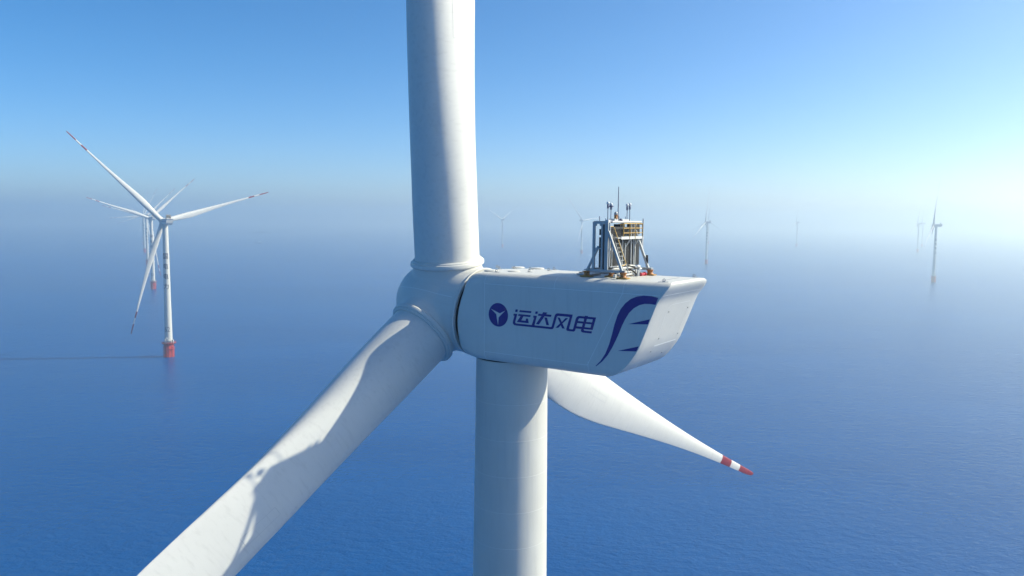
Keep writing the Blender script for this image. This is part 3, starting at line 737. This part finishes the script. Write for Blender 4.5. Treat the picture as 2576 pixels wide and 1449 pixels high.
YAW = R(55.43)
turbine(.04, 45.83, YAW, R(-22.79), 'huge white wind turbine close by with blue lettering and emblem on its nacelle', near=True)
G = 'wind turbines standing in the hazy sea'
FAR = [ # x, y, yaw, phase, number, label
 (-283.5, 628.6, R(44), R(16), '62', 'white wind turbine numbered 62, largest and nearest of the row on the left'),
 (-566.1, 1207.4, R(48), R(42), '53', 'white wind turbine directly behind the one numbered 62, its red foundation in view'),
 (-853, 1795, R(46), R(45), None, 'hazy wind turbine, third in the left row, its foundation behind the blade of turbine 62'),
 (-1141, 2384, R(47), R(64), None, 'hazy wind turbine, fourth in the left row, small faded red foundation above the sea'),
 (-1422, 2965, R(47), R(78), None, 'pale blue wind turbine, fifth of the left row, almost merged with the haze'),
 (-1710, 3560, R(47), R(24), None, 'faintest wind turbine, farthest of the left row, slender ghost of a tower'),
 (828.1, 1506.9, R(57), R(90), None, 'shaded blue-grey wind turbine with one upright blade, largest of those at the far right'),
 (1604.7, 3046.4, R(50), R(81), None, 'faded wind turbine just left of the largest one at the far right'),
 (1985, 3730, R(66), R(95), None, 'very faint wind turbine just right of the largest one at the far right'),
 (1326.3, 3592, R(56), R(86), None, 'faint lone wind turbine in the white haze midway between cooler rack and right edge'),
 (521.6, 2065.3, R(60), R(87), None, 'blue-grey wind turbine right of the cooler rack, blade upright and foundation red'),
 (985, 3870, R(140), R(92), None, 'very faint wind turbine hidden behind the tower right of the cooler rack'),
 (233.6, 2602.3, R(212), R(52), None, 'hazy wind turbine just left of the cooler rack with its rotor facing right'),
 (-40.9, 3122.2, R(47), R(32), None, 'small pale wind turbine standing right of the big upright blade'),
]
for x, y, yaw, ph, num, lab in FAR:
    turbine(x, y, yaw, ph, lab, G, number=num)

# ------------------------------------------------------------------ ships
def ship(x, y, yaw, Lh, label, cargo=False):
    root = bpy.data.objects.new('ship', None); col.objects.link(root); root.location = (x, y, 0); root.rotation_euler = (0, 0, yaw)
    tag(root, label, 'ship', 'ships on the horizon')
    b = MB(); w = Lh*.14; h = Lh*(.055 if cargo else .07); n = 16; top = []; bot = []
    for k in range(n+1):
        t = k/n; hw = w/2*(1-max(0, (t-.68)/.32)**2)*(1 if t > .04 else .85); xx = (t-.5)*Lh
        sh = h*(1 + .5*max(0, t-.75)/.25*.6)
        top.append((xx + (Lh*.03 if t > .9 else 0), hw, sh)); bot.append((xx*.96, hw*.75, -1))
    V = [p for p in top] + [(p[0], -p[1], p[2]) for p in top] + [p for p in bot] + [(p[0], -p[1], p[2]) for p in bot]; m = n+1
    F = [(k, k+1, m+k+1, m+k) for k in range(n)] + [(k, 2*m+k, 2*m+k+1, k+1) for k in range(n)] + [(m+k, m+k+1, 3*m+k+1, 3*m+k) for k in range(n)] + [(0, m, 3*m, 2*m)]
    b.add(V, F, 0); obj('hull', b.mesh('hull', M_hulld, recalc=True), root)
    b = MB()
    if cargo:
        b.box((-Lh*.38, 0, h+Lh*.045), (Lh*.07, w*.8, Lh*.09), 0); b.box((-Lh*.38, 0, h+Lh*.1), (Lh*.05, w*.95, Lh*.025), 0)
    else:
        b.box((-Lh*.06, 0, h+Lh*.03), (Lh*.44, w*.7, Lh*.06), 0, None, .3); b.box((-Lh*.04, 0, h+Lh*.085), (Lh*.26, w*.6, Lh*.055), 0, None, .3); b.box((0, 0, h+Lh*.125), (Lh*.12, w*.45, Lh*.03), 0, None, .2)
    d = obj('deckhouse', b.mesh('deckhouse', M_hullw), root)
    b = MB(); b.tube([(-Lh*.03, 0, h+Lh*.1), (-Lh*.03, 0, h+Lh*.22)], .18, 0, 6); obj('mast', b.mesh('mast', M_hullw), root)
    if cargo:
        b = MB(); b.box((Lh*.06, 0, h+.8), (Lh*.72, w*.7, 1.6), 0); obj('cargo_hatch', b.mesh('cargo_hatch', M_hulld), root)
ship(-1085, 3290, R(184), 34, 'small white ship with a dark hull on the sea right of the left turbine row')
ship(-1735, 5320, R(6), 118, 'long low cargo ship fading into the haze left of the big blade', True)
ship(-1020, 4700, R(182), 62, 'barely visible ship in the haze nearest to the big upright blade', True)
